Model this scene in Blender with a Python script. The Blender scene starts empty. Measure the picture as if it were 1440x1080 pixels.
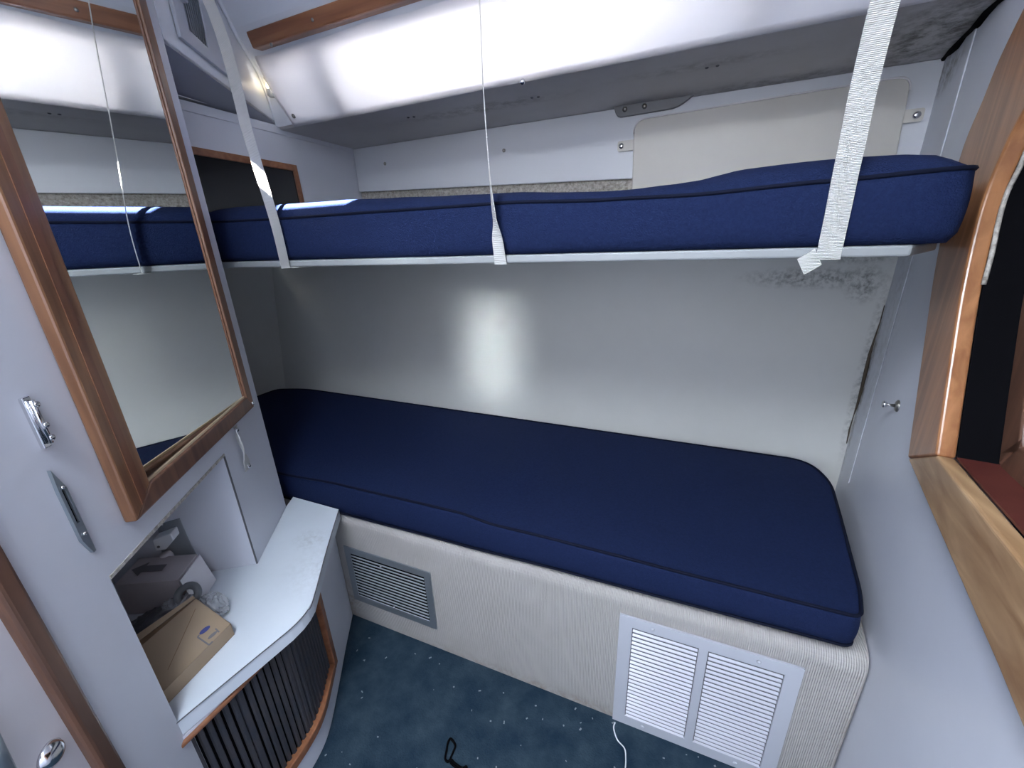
import bpy, bmesh, math, random
from mathutils import Vector, Matrix
random.seed(7)
V = Vector
C = bpy.context.scene.collection

# ------------------------------------------------------------------ camera
FPX = 565.32                      # focal length in pixels of the 1440x1080 frame
yaw, pit, rol = 0.401826631, 0.337862944, -0.036974592
H = 1.17425                       # eye height above the cabin floor
ca, sa, cb, sb, cc, sc_ = math.cos(yaw), math.sin(yaw), math.cos(pit), math.sin(pit), math.cos(rol), math.sin(rol)
Ra = Matrix(((ca, sa, 0), (-sa, ca, 0), (0, 0, 1)))
B0 = Matrix(((1, 0, 0), (0, 0, -1), (0, 1, 0)))
Rp = Matrix(((1, 0, 0), (0, cb, -sb), (0, sb, cb)))
Rr = Matrix(((cc, -sc_, 0), (sc_, cc, 0), (0, 0, 1)))
R = Rr @ Rp @ B0 @ Ra
CAM = V((0, 0, H))
cd = bpy.data.cameras.new('camera'); cam = bpy.data.objects.new('camera', cd); C.objects.link(cam)
cd.sensor_fit = 'HORIZONTAL'; cd.sensor_width = 36; cd.lens = FPX / 1440 * 36
cd.clip_start = .01
cam.matrix_world = Matrix(((R[0][0], -R[1][0], -R[2][0], 0), (R[0][1], -R[1][1], -R[2][1], 0), (R[0][2], -R[1][2], -R[2][2], H), (0, 0, 0, 1)))
bpy.context.scene.camera = cam

def ray(px, py):
    return (R.transposed() @ V(((px - 720) / FPX, (py - 540) / FPX, 1))).normalized()
def on(px, py, n, c):             # survey helper: where the sight line meets a real plane n.P = c
    n = V(n); r = ray(px, py)
    return CAM + r * ((c - n.dot(CAM)) / n.dot(r))
def onX(px, py, v): return on(px, py, (1, 0, 0), v)
def onY(px, py, v): return on(px, py, (0, 1, 0), v)
def onZ(px, py, v): return on(px, py, (0, 0, 1), v)

# ------------------------------------------------------------------ light and exposure
sc = bpy.context.scene
sc.view_settings.view_transform = 'Standard'; sc.view_settings.look = 'None'
sc.view_settings.gamma = 1; sc.view_settings.use_curve_mapping = False
sc.view_settings.exposure = 1.6
w = bpy.data.worlds.new('sky'); sc.world = w; w.use_nodes = True
w.node_tree.nodes['Background'].inputs[0].default_value = (.55, .68, .9, 1)
w.node_tree.nodes['Background'].inputs[1].default_value = 1.0
sc.cycles.use_denoising = True
sc.cycles.max_bounces = 10
sc.cycles.sample_clamp_indirect = 12

def area(name, loc, look, sx, sy, power, col):
    l = bpy.data.lights.new(name, 'AREA'); l.shape = 'RECTANGLE'; l.size = sx; l.size_y = sy
    l.energy = power; l.color = col
    o = bpy.data.objects.new(name, l); C.objects.link(o); o.location = loc
    o.rotation_euler = (V(look) - V(loc)).to_track_quat('-Z', 'Y').to_euler()
    return o
# daylight through the overhead hatch behind the photographer
area('hatch_daylight', (-.27, -.32, 1.98), (.05, -.10, .6), .46, .46, 12.5, (.80, .88, 1.0))
# daylight through the companion doorway
area('doorway_daylight', (-.26, -1.02, 1.35), (-.10, .5, .95), .5, .8, 2.6, (1.0, .965, .93))
# narrow shaft from an added lamp, in place of light bounced off the mirror
shaft = area('wall_patch_lamp', (-.22, -.99, 1.34), (-.66, 1.355, .80), .10, .40, .075, (.90, .98, 1.0)); shaft.data.spread = math.radians(9)
# daylight through the cabin side window behind the curtain
area('window_daylight', (-.52, 1.30, 1.74), (-.52, 1.0, 1.62), .75, .14, 7.5, (1.0, .98, .96))
sun = bpy.data.lights.new('sun', 'SUN'); sun.energy = 110; sun.angle = .012; sun.color = (1, .96, .9)
so = bpy.data.objects.new('sun', sun); C.objects.link(so)
SUND = V((-.60, 1.3, -1)).normalized()
so.rotation_euler = SUND.to_track_quat('-Z', 'Y').to_euler()

# ------------------------------------------------------------------ materials
def mat(name, col, rough=.5, metal=0, spec=.5, noise=None, bump=None, trans=0, alpha=None, coat=0):
    """noise=(scale, amount, colour2) mottling; bump=(kind, scale, strength)"""
    m = bpy.data.materials.new(name); m.use_nodes = True
    nt = m.node_tree; b = nt.nodes['Principled BSDF']
    b.inputs['Base Color'].default_value = (*col, 1); b.inputs['Roughness'].default_value = rough
    b.inputs['Metallic'].default_value = metal; b.inputs['Specular IOR Level'].default_value = spec
    if coat: b.inputs['Coat Weight'].default_value = coat; b.inputs['Coat Roughness'].default_value = .15
    if trans: b.inputs['Transmission Weight'].default_value = trans
    if alpha is not None: b.inputs['Alpha'].default_value = alpha
    tc = nt.nodes.new('ShaderNodeTexCoord')
    if noise:
        n = nt.nodes.new('ShaderNodeTexNoise'); n.inputs['Scale'].default_value = noise[0]
        n.inputs['Detail'].default_value = 8; n.inputs['Roughness'].default_value = .65
        nt.links.new(tc.outputs['Object'], n.inputs['Vector'])
        r = nt.nodes.new('ShaderNodeValToRGB'); r.color_ramp.elements[0].position = .35; r.color_ramp.elements[1].position = .70
        r.color_ramp.elements[0].color = (*col, 1)
        c2 = noise[2]; a = noise[1]
        r.color_ramp.elements[1].color = tuple(col[i] * (1 - a) + c2[i] * a for i in range(3)) + (1,)
        nt.links.new(n.outputs['Fac'], r.inputs['Fac']); nt.links.new(r.outputs['Color'], b.inputs['Base Color'])
    if bump:
        kind, s, st = bump
        if kind == 'noise':
            t = nt.nodes.new('ShaderNodeTexNoise'); t.inputs['Scale'].default_value = s; t.inputs['Detail'].default_value = 4; out = t.outputs['Fac']
        else:
            t = nt.nodes.new('ShaderNodeTexWave'); t.inputs['Scale'].default_value = s; t.bands_direction = kind; out = t.outputs['Fac']
            t.inputs['Distortion'].default_value = 0; t.inputs['Detail'].default_value = 0
        nt.links.new(tc.outputs['Object'], t.inputs['Vector'])
        bp = nt.nodes.new('ShaderNodeBump'); bp.inputs['Strength'].default_value = st; bp.inputs['Distance'].default_value = .002
        nt.links.new(out, bp.inputs['Height']); nt.links.new(bp.outputs['Normal'], b.inputs['Normal'])
    return m

def stain(m, spots, col, scale=60):
    """dirt of its own shape: noise broken patches around given world points (x,y,z,radius,strength)"""
    nt = m.node_tree; b = nt.nodes['Principled BSDF']
    src = b.inputs['Base Color'].links[0].from_socket if b.inputs['Base Color'].links else None
    base = b.inputs['Base Color'].default_value[:]
    geo = nt.nodes.new('ShaderNodeNewGeometry')
    n = nt.nodes.new('ShaderNodeTexNoise'); n.inputs['Scale'].default_value = scale; n.inputs['Detail'].default_value = 8; n.inputs['Roughness'].default_value = .7
    nt.links.new(geo.outputs['Position'], n.inputs['Vector'])
    tot = None
    for (x, y, z, rx, ry, rz, st) in spots:
        mp = nt.nodes.new('ShaderNodeVectorMath'); mp.operation = 'SUBTRACT'; mp.inputs[1].default_value = (x, y, z)
        nt.links.new(geo.outputs['Position'], mp.inputs[0])
        dv = nt.nodes.new('ShaderNodeVectorMath'); dv.operation = 'DIVIDE'; dv.inputs[1].default_value = (rx, ry, rz)
        nt.links.new(mp.outputs[0], dv.inputs[0])
        ln = nt.nodes.new('ShaderNodeVectorMath'); ln.operation = 'LENGTH'; nt.links.new(dv.outputs[0], ln.inputs[0])
        mr = nt.nodes.new('ShaderNodeMapRange'); mr.inputs[1].default_value = 1.0; mr.inputs[2].default_value = 0.2
        mr.inputs[3].default_value = 0; mr.inputs[4].default_value = st
        nt.links.new(ln.outputs['Value'], mr.inputs[0])
        if tot is None: tot = mr.outputs[0]
        else:
            mx = nt.nodes.new('ShaderNodeMath'); mx.operation = 'MAXIMUM'
            nt.links.new(tot, mx.inputs[0]); nt.links.new(mr.outputs[0], mx.inputs[1]); tot = mx.outputs[0]
    mr2 = nt.nodes.new('ShaderNodeMapRange'); mr2.inputs[1].default_value = .42; mr2.inputs[2].default_value = .62
    nt.links.new(n.outputs['Fac'], mr2.inputs[0])
    ml = nt.nodes.new('ShaderNodeMath'); ml.operation = 'MULTIPLY'; nt.links.new(tot, ml.inputs[0]); nt.links.new(mr2.outputs[0], ml.inputs[1])
    mix = nt.nodes.new('ShaderNodeMixRGB'); mix.inputs[1].default_value = base; mix.inputs[2].default_value = (*col, 1)
    if src: nt.links.new(src, mix.inputs[1])
    nt.links.new(ml.outputs[0], mix.inputs[0]); nt.links.new(mix.outputs[0], b.inputs['Base Color'])

def wood(name, c1, c2, axis='Z', rough=.35, scale=18):
    m = bpy.data.materials.new(name); m.use_nodes = True
    nt = m.node_tree; b = nt.nodes['Principled BSDF']; b.inputs['Roughness'].default_value = rough
    b.inputs['Coat Weight'].default_value = .3; b.inputs['Coat Roughness'].default_value = .2
    tc = nt.nodes.new('ShaderNodeTexCoord'); mp = nt.nodes.new('ShaderNodeMapping')
    s = [scale, scale, scale]; s['XYZ'.index(axis)] = scale * .07
    mp.inputs['Scale'].default_value = s
    nt.links.new(tc.outputs['Object'], mp.inputs['Vector'])
    n = nt.nodes.new('ShaderNodeTexNoise'); n.inputs['Scale'].default_value = 3; n.inputs['Detail'].default_value = 8; n.inputs['Distortion'].default_value = .6
    nt.links.new(mp.outputs[0], n.inputs['Vector'])
    r = nt.nodes.new('ShaderNodeValToRGB'); r.color_ramp.elements[0].position = .32; r.color_ramp.elements[1].position = .68
    r.color_ramp.elements[0].color = (*c1, 1); r.color_ramp.elements[1].color = (*c2, 1)
    nt.links.new(n.outputs['Fac'], r.inputs['Fac']); nt.links.new(r.outputs['Color'], b.inputs['Base Color'])
    bp = nt.nodes.new('ShaderNodeBump'); bp.inputs['Strength'].default_value = .15; bp.inputs['Distance'].default_value = .001
    nt.links.new(n.outputs['Fac'], bp.inputs['Height']); nt.links.new(bp.outputs['Normal'], b.inputs['Normal'])
    return m

WHITE = (.62, .66, .68)
M = {}
M['wall'] = mat('white_laminate', (.66, .675, .73), .42, noise=(3, .5, (.61, .625, .68)), bump=('noise', 90, .06))
M['wallback'] = mat('white_hull_liner', (.58, .585, .56), .46, noise=(2.2, .6, (.50, .505, .48)), bump=('noise', 5, .25))
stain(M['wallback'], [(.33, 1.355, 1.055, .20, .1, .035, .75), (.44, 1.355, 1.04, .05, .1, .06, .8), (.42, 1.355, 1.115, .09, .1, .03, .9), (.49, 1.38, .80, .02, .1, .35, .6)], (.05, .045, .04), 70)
M['wallright'] = mat('white_bulkhead', (.66, .68, .74), .38, noise=(4, .5, (.59, .61, .67)), bump=('noise', 12, .35))
stain(M['wallright'], [(.48, 1.26, .95, .05, .10, .5, .25), (.50, 1.38, 1.5, .06, .14, .05, .9), (.495, 1.345, .75, .02, .03, .35, .9)], (.09, .075, .05), 45)
M['deck'] = mat('grey_deckhead_liner', (.62, .60, .60), .55, noise=(3, .7, (.48, .465, .46)), bump=('noise', 8, .4))
stain(M['deck'], [(.42, 1.25, 1.54, .14, .30, .1, .9), (.2, 1.40, 1.54, .35, .06, .1, .5), (-.6, 1.22, 1.54, .35, .05, .1, .5), (0, 1.19, 1.54, .25, .04, .1, .35)], (.06, .05, .035), 30)
M['cream'] = mat('rough_cream_fabric', (.56, .53, .48), .95, noise=(120, 1.0, (.20, .18, .15)), bump=('noise', 160, 1.0))
M['liner'] = mat('ribbed_offwhite_carpet_liner', (.43, .41, .39), .95, noise=(14, .5, (.36, .34, .31)), bump=('X', 80, .7))
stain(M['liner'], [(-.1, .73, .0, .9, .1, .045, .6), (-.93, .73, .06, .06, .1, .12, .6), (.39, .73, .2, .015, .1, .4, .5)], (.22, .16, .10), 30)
M['panel'] = mat('white_locker_panel', (.66, .68, .72), .45, bump=('noise', 60, .05))
M['ceil'] = mat('white_headliner', (.72, .74, .78), .5)
M['navy'] = mat('navy_upholstery', (.007, .0135, .048), .85, spec=.12, noise=(160, .45, (.015, .027, .080)), bump=('noise', 420, .9))
M['navyseam'] = mat('navy_piping', (.003, .005, .016), .8, spec=.15)
M['carpet'] = mat('teal_blue_carpet', (.012, .027, .046), .98, spec=.1, noise=(13, 1.0, (.038, .062, .082)), bump=('noise', 220, 1.0))
M['teak'] = wood('varnished_teak', (.22, .085, .032), (.42, .19, .08), 'Z', .32)
M['teakdark'] = wood('dark_teak', (.10, .035, .018), (.20, .08, .038), 'Z', .4)
M['teakX'] = wood('teak_rail', (.20, .075, .035), (.33, .14, .065), 'X', .4)
M['teakworn'] = wood('worn_teak', (.24, .12, .05), (.50, .32, .17), 'Y', .5, 12)
M['teakmirror'] = wood('mirror_teak', (.13, .055, .026), (.24, .115, .055), 'Z', .34)
M['teakbrown'] = wood('brown_teak', (.10, .048, .030), (.18, .090, .055), 'Z', .35)
M['mahog'] = mat('mahogany_sill', (.09, .022, .018), .3, noise=(20, .5, (.14, .04, .03)))
M['mirror'] = mat('mirror_glass', (.90, .92, .90), .012, 1)
M['counter'] = mat('white_counter_laminate', (.68, .73, .78), .35, noise=(6, .4, (.60, .65, .70)))
stain(M['counter'], [(-.74, .55, .44, .12, .12, .02, .25), (-.86, .6, .44, .06, .05, .02, .3)], (.25, .25, .25), 70)
M['edge'] = mat('dark_joint', (.10, .10, .11), .6)
M['reed'] = mat('dark_reeded_tambour', (.038, .042, .055), .55, noise=(30, .6, (.075, .062, .058)))
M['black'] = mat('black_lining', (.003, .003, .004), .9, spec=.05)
M['darkglass'] = mat('black_tinted_panel', (.010, .010, .012), .12)
M['chrome'] = mat('polished_metal', (.72, .72, .74), .14, 1)
M['steel'] = mat('dull_screw_metal', (.35, .33, .30), .35, 1)
M['alu'] = mat('grey_aluminium', (.33, .37, .40), .38, .75)
M['blade'] = mat('bright_aluminium_blade', (.27, .30, .32), .4, .3)
M['brass'] = mat('pale_brass_bead', (.62, .50, .33), .3, .2)
M['whitepaint'] = mat('white_enamel', (.46, .475, .52), .35)
M['plastic'] = mat('white_plastic', (.78, .80, .82), .4)
M['vinyl'] = mat('offwhite_vinyl', (.58, .56, .515), .5, noise=(4, .5, (.51, .49, .45)), bump=('noise', 30, .1))
M['web'] = mat('white_webbing', (.80, .79, .76), .8, bump=('Z', 160, 1.0))
M['kraft'] = mat('brown_cardboard', (.33, .245, .165), .8, noise=(12, .5, (.33, .235, .15)))
M['kraftin'] = mat('cardboard_inside', (.22, .14, .08), .9)
M['carton'] = mat('pale_grey_carton', (.50, .45, .46), .8, noise=(10, .6, (.40, .37, .37)))
M['cartonw'] = mat('white_carton_end', (.72, .70, .72), .6)
M['ink'] = mat('blue_ink', (.05, .06, .20), .7)
M['greyink'] = mat('grey_ink', (.16, .15, .16), .7)
M['darkbag'] = mat('dark_plastic_bundle', (.035, .035, .042), .35, noise=(25, .8, (.12, .12, .13)))
M['greyring'] = mat('grey_plastic', (.17, .18, .19), .5)
M['film'] = mat('clear_plastic_film', (.62, .64, .68), .12, alpha=.42, bump=('noise', 40, 1.0))
M['bulb'] = bpy.data.materials.new('lit_bulb'); M['bulb'].use_nodes = True
_b = M['bulb'].node_tree.nodes['Principled BSDF']; _b.inputs['Emission Color'].default_value = (1, .80, .45, 1); _b.inputs['Emission Strength'].default_value = 3.5
M['lint'] = mat('pale_lint', (.22, .24, .25), .9)
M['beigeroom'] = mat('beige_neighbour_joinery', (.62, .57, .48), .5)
M['plate'] = mat('grey_wall_plate', (.30, .32, .34), .35, .3)
# curtain: thin white vinyl that lets the window light through
m = bpy.data.materials.new('white_curtain_vinyl'); m.use_nodes = True; nt = m.node_tree
pb = nt.nodes['Principled BSDF']; pb.inputs['Base Color'].default_value = (.74, .74, .78, 1); pb.inputs['Roughness'].default_value = .45
tr = nt.nodes.new('ShaderNodeBsdfTranslucent'); tr.inputs['Color'].default_value = (.80, .78, .78, 1)
mx = nt.nodes.new('ShaderNodeMixShader'); mx.inputs[0].default_value = .45
nt.links.new(pb.outputs[0], mx.inputs[1]); nt.links.new(tr.outputs[0], mx.inputs[2]); nt.links.new(mx.outputs[0], nt.nodes['Material Output'].inputs['Surface'])
M['curtain'] = m

# ------------------------------------------------------------------ object helpers
def new(name, bm, m, parent=None, smooth=False, bevel=0, seg=2):
    bmesh.ops.recalc_face_normals(bm, faces=bm.faces)
    me = bpy.data.meshes.new(name); bm.to_mesh(me); bm.free()
    for mm in (m if isinstance(m, (list, tuple)) else [m]): me.materials.append(mm)
    if smooth:
        for p in me.polygons: p.use_smooth = True
    o = bpy.data.objects.new(name, me); C.objects.link(o)
    if bevel:
        b = o.modifiers.new('bevel', 'BEVEL'); b.width = bevel; b.segments = seg; b.limit_method = 'ANGLE'; b.angle_limit = math.radians(40)
    if parent:
        o.parent = parent; o.matrix_parent_inverse = Matrix.Translation(-parent.location)
    return o
def tag(o, label, cat, group=None):
    o['label'] = label; o['category'] = cat
    if group: o['group'] = group
    return o
def struct(o): o['kind'] = 'structure'; return o
def root(name, loc, label, cat, group=None):
    o = bpy.data.objects.new(name, None); C.objects.link(o); o.location = loc; o.empty_display_size = .05
    return tag(o, label, cat, group)
def prism(bm, pts, vec):
    """extrude the polygon pts by vec"""
    vec = V(vec); a = [bm.verts.new(V(p)) for p in pts]; b = [bm.verts.new(V(p) + vec) for p in pts]
    n = len(a); bm.faces.new(a[::-1]); bm.faces.new(b)
    for i in range(n): bm.faces.new((a[i], a[(i + 1) % n], b[(i + 1) % n], b[i]))
def obox(bm, o, u, v, w_):
    o, u, v, w_ = map(V, (o, u, v, w_)); prism(bm, [o, o + u, o + u + v, o + v], w_)
def box(bm, a, b):
    obox(bm, a, (b[0] - a[0], 0, 0), (0, b[1] - a[1], 0), (0, 0, b[2] - a[2]))
def ringed(bm, outer, inner, vec):
    """flat frame: outer and inner closed polygons with equal counts, extruded by vec"""
    vec = V(vec); n = len(outer)
    A = [bm.verts.new(V(p)) for p in outer]; B_ = [bm.verts.new(V(p)) for p in inner]
    A2 = [bm.verts.new(V(p) + vec) for p in outer]; B2 = [bm.verts.new(V(p) + vec) for p in inner]
    for i in range(n):
        j = (i + 1) % n
        bm.faces.new((A[i], A[j], B_[j], B_[i])); bm.faces.new((A2[i], B2[i], B2[j], A2[j]))
        bm.faces.new((A[i], A2[i], A2[j], A[j])); bm.faces.new((B_[i], B_[j], B2[j], B2[i]))
def tube(bm, pts, r, seg=8, closed=False):
    pts = [V(p) for p in pts]; n = len(pts); rings = []
    prev = None
    for i, p in enumerate(pts):
        if closed: t = pts[(i + 1) % n] - pts[i - 1]
        else: t = pts[min(i + 1, n - 1)] - pts[max(i - 1, 0)]
        t.normalize()
        if prev is None:
            up = V((0, 0, 1)) if abs(t.z) < .9 else V((1, 0, 0)); x = t.cross(up).normalized()
        else: x = (prev - t * prev.dot(t)).normalized()
        prev = x; y = t.cross(x)
        rr = r[i] if isinstance(r, (list, tuple)) else r
        rings.append([bm.verts.new(p + x * math.cos(k * 2 * math.pi / seg) * rr + y * math.sin(k * 2 * math.pi / seg) * rr) for k in range(seg)])
    m_ = n if closed else n - 1
    for i in range(m_):
        a, b = rings[i], rings[(i + 1) % n]
        for k in range(seg): bm.faces.new((a[k], a[(k + 1) % seg], b[(k + 1) % seg], b[k]))
    if not closed:
        bm.faces.new(rings[0][::-1]); bm.faces.new(rings[-1])
def lathe(bm, base, axis, prof, seg=20):
    """prof: list of (height along axis, radius)"""
    axis = V(axis).normalized(); base = V(base)
    up = V((0, 0, 1)) if abs(axis.z) < .9 else V((1, 0, 0)); x = axis.cross(up).normalized(); y = axis.cross(x)
    rs = []
    for h, r in prof:
        r = max(r, 1e-5)
        rs.append([bm.verts.new(base + axis * h + (x * math.cos(k * 2 * math.pi / seg) + y * math.sin(k * 2 * math.pi / seg)) * r) for k in range(seg)])
    for i in range(len(rs) - 1):
        for k in range(seg): bm.faces.new((rs[i][k], rs[i][(k + 1) % seg], rs[i + 1][(k + 1) % seg], rs[i + 1][k]))
    bm.faces.new(rs[0][::-1]); bm.faces.new(rs[-1])
def ribbon(bm, pts, wid, nrm, th):
    """flat webbing: centre points, half-width vectors, thickness direction per point"""
    rs = []
    for p, w_, n_ in zip(pts, wid, nrm):
        p, w_, n_ = V(p), V(w_), V(n_).normalized() * th / 2
        rs.append([bm.verts.new(q) for q in (p - w_ - n_, p + w_ - n_, p + w_ + n_, p - w_ + n_)])
    for a, b in zip(rs, rs[1:]):
        for k in range(4): bm.faces.new((a[k], a[(k + 1) % 4], b[(k + 1) % 4], b[k]))
    bm.faces.new(rs[0][::-1]); bm.faces.new(rs[-1])
def spline(pts, n=8):
    pts = [V(p) for p in pts]; out = []
    for i in range(len(pts) - 1):
        p0 = pts[max(i - 1, 0)]; p1 = pts[i]; p2 = pts[i + 1]; p3 = pts[min(i + 2, len(pts) - 1)]
        for k in range(n):
            t = k / n
            out.append(.5 * ((2 * p1) + (p2 - p0) * t + (2 * p0 - 5 * p1 + 4 * p2 - p3) * t * t + (3 * p1 - p0 - 3 * p2 + p3) * t ** 3))
    return out + [pts[-1]]
def roundpoly(pts, r, n=5):
    """round the corners of a 2-D polygon (r: one radius or a list)"""
    out = []; N = len(pts)
    for i in range(N):
        p = V(pts[i]).to_2d(); a = V(pts[i - 1]).to_2d(); b = V(pts[(i + 1) % N]).to_2d()
        rr = r[i] if isinstance(r, (list, tuple)) else r
        if rr <= 0: out.append(p); continue
        u = (a - p); v = (b - p); k = min(rr, u.length * .49, v.length * .49); u.normalize(); v.normalize()
        q0, q1 = p + u * k, p + v * k
        for j in range(n + 1):
            t = j / n; out.append(q0 * (1 - t) ** 2 + p * 2 * t * (1 - t) + q1 * t * t)
    return out
def interp(x, tab):
    if x <= tab[0][0]: return tab[0][1]
    for (a, fa), (b, fb) in zip(tab, tab[1:]):
        if x <= b: t = (x - a) / (b - a); t = t * t * (3 - 2 * t); return fa + (fb - fa) * t
    return tab[-1][1]

# the two oblique joinery planes
AD = V((-.572, .820, 0)).normalized(); AN = V((.82, .572, 0)).normalized(); AC = -.473
def P3(t, z, d=0): return AN * (AC + d) + AD * t + V((0, 0, z))       # on / proud of the mirror bulkhead
WE = V((.166, .986, 0)).normalized(); WN = V((.986, -.166, 0)).normalized(); WC = WN.dot(V((.392, .7315, 0)))
def W3(e, z, d=0): return WN * (WC - d) + WE * e + V((0, 0, z))       # on / proud of the right bulkhead
def wX(y, d=0): return (WC - d - WN.y * y) / WN.x
FY = .7315           # front of both bunks
ZB = 1.355           # lower hull wall
ZU = 1.43            # upper hull wall

# ------------------------------------------------------------------ setting: shell
bm = bmesh.new(); box(bm, (-1.95, -1.25, -.03), (.75, 1.5, 0)); struct(new('floor', bm, M['carpet']))

# lower hull side wall with fillet to the left end, and the left end wall of the foot well
bm = bmesh.new()
box(bm, (-1.95, ZB, .02), (.62, ZB + .05, 1.135)); struct(new('wall_back', bm, M['wallback']))
bm = bmesh.new()
prism(bm, [(-1.93, .66, .0), (-1.93, ZB, .0), (-1.748, ZB, 1.136), (-1.748, .66, 1.136)], (-.05, 0, 0)); struct(new('wall_foot_end', bm, M['wallback']))
bm = bmesh.new(); box(bm, (-1.90, .655, .0), (-1.075, .685, 1.9)); struct(new('wall_foot_front', bm, M['wall']))
# upper hull side wall: rough cream strip with the smooth white board above it
bm = bmesh.new(); box(bm, (-1.32, ZU, 1.10), (.66, ZU + .04, 1.56)); struct(new('wall_back_upper', bm, M['cream']))
bm = bmesh.new()
prism(bm, [(-1.238, 1.416, 1.387), (-.157, 1.416, 1.347), (.515, 1.416, 1.325), (.515, 1.416, 1.539), (-1.238, 1.416, 1.539)], (0, .013, 0))
struct(new('trim_1', bm, M['panel'], bevel=.002))
# upper left end wall
bm = bmesh.new(); box(bm, (-1.30, .55, 1.135), (-1.24, 1.50, 1.552)); struct(new('wall_left', bm, M['wall']))
bm = bmesh.new(); box(bm, (-1.24, .70, 1.527), (-1.236, 1.415, 1.549)); struct(new('trim_2', bm, M['wall'], bevel=.001))
# underside of the side deck
bm = bmesh.new()
pts = [(-1.30, 1.094, 1.54), (.70, 1.080, 1.54), (.70, 1.50, 1.54), (-1.30, 1.50, 1.54)]
prism(bm, pts, (0, 0, .02)); struct(new('ceiling_side_deck', bm, M['deck'], bevel=.004))

# cabin top: curved headliner with hatch opening and a slot for the low sun
prof = [(1.085, 1.545), (1.060, 1.62), (1.03, 1.674), (.99, 1.702), (.95, 1.737), (.91, 1.785), (.80, 1.84), (.62, 1.88)]
bm = bmesh.new()
rows = [[bm.verts.new((x, y, z)) for (y, z) in prof] for x in (-1.35, -1.16, .40, .75)]
for a in range(3):
    for i in range(len(prof) - 1):
        if a == 1 and i in (0, 1): continue           # the side window opening behind the curtain
        bm.faces.new((rows[a][i], rows[a + 1][i], rows[a + 1][i + 1], rows[a][i + 1]))
g = bmesh.ops.extrude_face_region(bm, geom=bm.faces[:])
for v in g['geom']:
    if isinstance(v, bmesh.types.BMVert): v.co += V((0, .016, .02))
struct(new('ceiling', bm, M['ceil'], smooth=False))
SL0 = V((-.815, .79, 1.282)) - SUND * (.608 / -SUND.z)
def ceil_panel(name, x0, x1, y0, y1):
    bm = bmesh.new(); box(bm, (x0, y0, 1.88), (x1, y1, 1.90)); return struct(new(name, bm, M['ceil']))
sx0, sx1 = SL0.x - .13, SL0.x + .125; sy0, sy1 = SL0.y - .072, SL0.y + .015
ceil_panel('ceiling', -1.40, .75, sy1, .66)
ceil_panel('ceiling', -1.40, sx0, sy0, sy1); ceil_panel('ceiling', sx1, .75, sy0, sy1)
ceil_panel('ceiling', -1.40, .75, -.07, sy0)
ceil_panel('ceiling', -1.40, -.50, -.62, -.07); ceil_panel('ceiling', .05, .75, -.62, -.07)
ceil_panel('ceiling', -1.40, .75, -1.25, -.62)
# unseen sheets added to block sun: over the hatch and the foot well
bm = bmesh.new(); obox(bm, (-.75, -1.25, 2.06), (1.90, 0, 0), (0, .955, .0), (0, 0, .02)); struct(new('ceiling_hatch_sun_block', bm, M['ceil']))
bm = bmesh.new(); box(bm, (-1.98, .55, 1.56), (-1.245, 1.5, 1.60)); struct(new('ceiling_foot_sun_block', bm, M['ceil']))
bm = bmesh.new(); box(bm, (-1.98, .55, 0), (-1.95, 1.5, 1.56)); struct(new('wall_outer_left', bm, M['ceil']))
# bulkhead behind the photographer, with a doorway, and an unseen roof added against sun
bm = bmesh.new(); box(bm, (-2.2, -3.6, 1.90), (2.6, -1.25, 1.92)); struct(new('ceiling_door_sun_block', bm, M['ceil']))
bm = bmesh.new(); box(bm, (-1.40, -.98, 0), (-.52, -.95, 1.88)); box(bm, (.02, -.98, 0), (.75, -.95, 1.88)); box(bm, (-.52, -.98, 1.75), (.02, -.95, 1.88))
struct(new('wall_rear', bm, M['wall']))

# mirror bulkhead (oblique, left): full height panel with an open niche above the counter
T0, TS, TN0, TN1, T1 = -.95, .556, .562, .926, 1.163
bm = bmesh.new()
th = -.022
def slab(bm, t0, t1, z0, z1, d0=0, d1=th): obox(bm, P3(t0, z0, d0), AD * (t1 - t0), (0, 0, z1 - z0), AN * (d1 - d0))
slab(bm, .478, TN0, 0, 1.88)
slab(bm, TN0, T1, .75, .812); slab(bm, TN0, .645, .812, 1.88); slab(bm, 1.082, T1, .812, 1.88)
slab(bm, TN1, T1, 0, .75)
slab(bm, TN0, TN1, 0, .40)
struct(new('wall_left_front', bm, M['wall']))
bm = bmesh.new(); slab(bm, TN0 - .02, TN1 + .02, .40, .80, -.30, -.32); slab(bm, TN0 - .02, TN0, .40, .80, -.022, -.30); slab(bm, TN0 - .02, TN1 + .02, .78, .80, -.022, -.30)
slab(bm, TN1, TN1 + .02, .40, .80, -.022, -.30)
struct(new('wall_niche', bm, M['wall']))
bm = bmesh.new(); slab(bm, TN1 - .002, TN1 + .001, .44, .748, .0008, -.002); struct(new('trim_3', bm, M['edge']))
# lintel edge of the niche
bm = bmesh.new(); slab(bm, TN0, TN1, .744, .75, .001, -.022); struct(new('trim_4', bm, M['cream']))
# return of the column and the corner it hides
bm = bmesh.new(); obox(bm, P3(T1, 0, -.0005), AD * -.02, (0, 0, 1.88), AN * -.15); struct(new('wall_column', bm, M['wall']))
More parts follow.
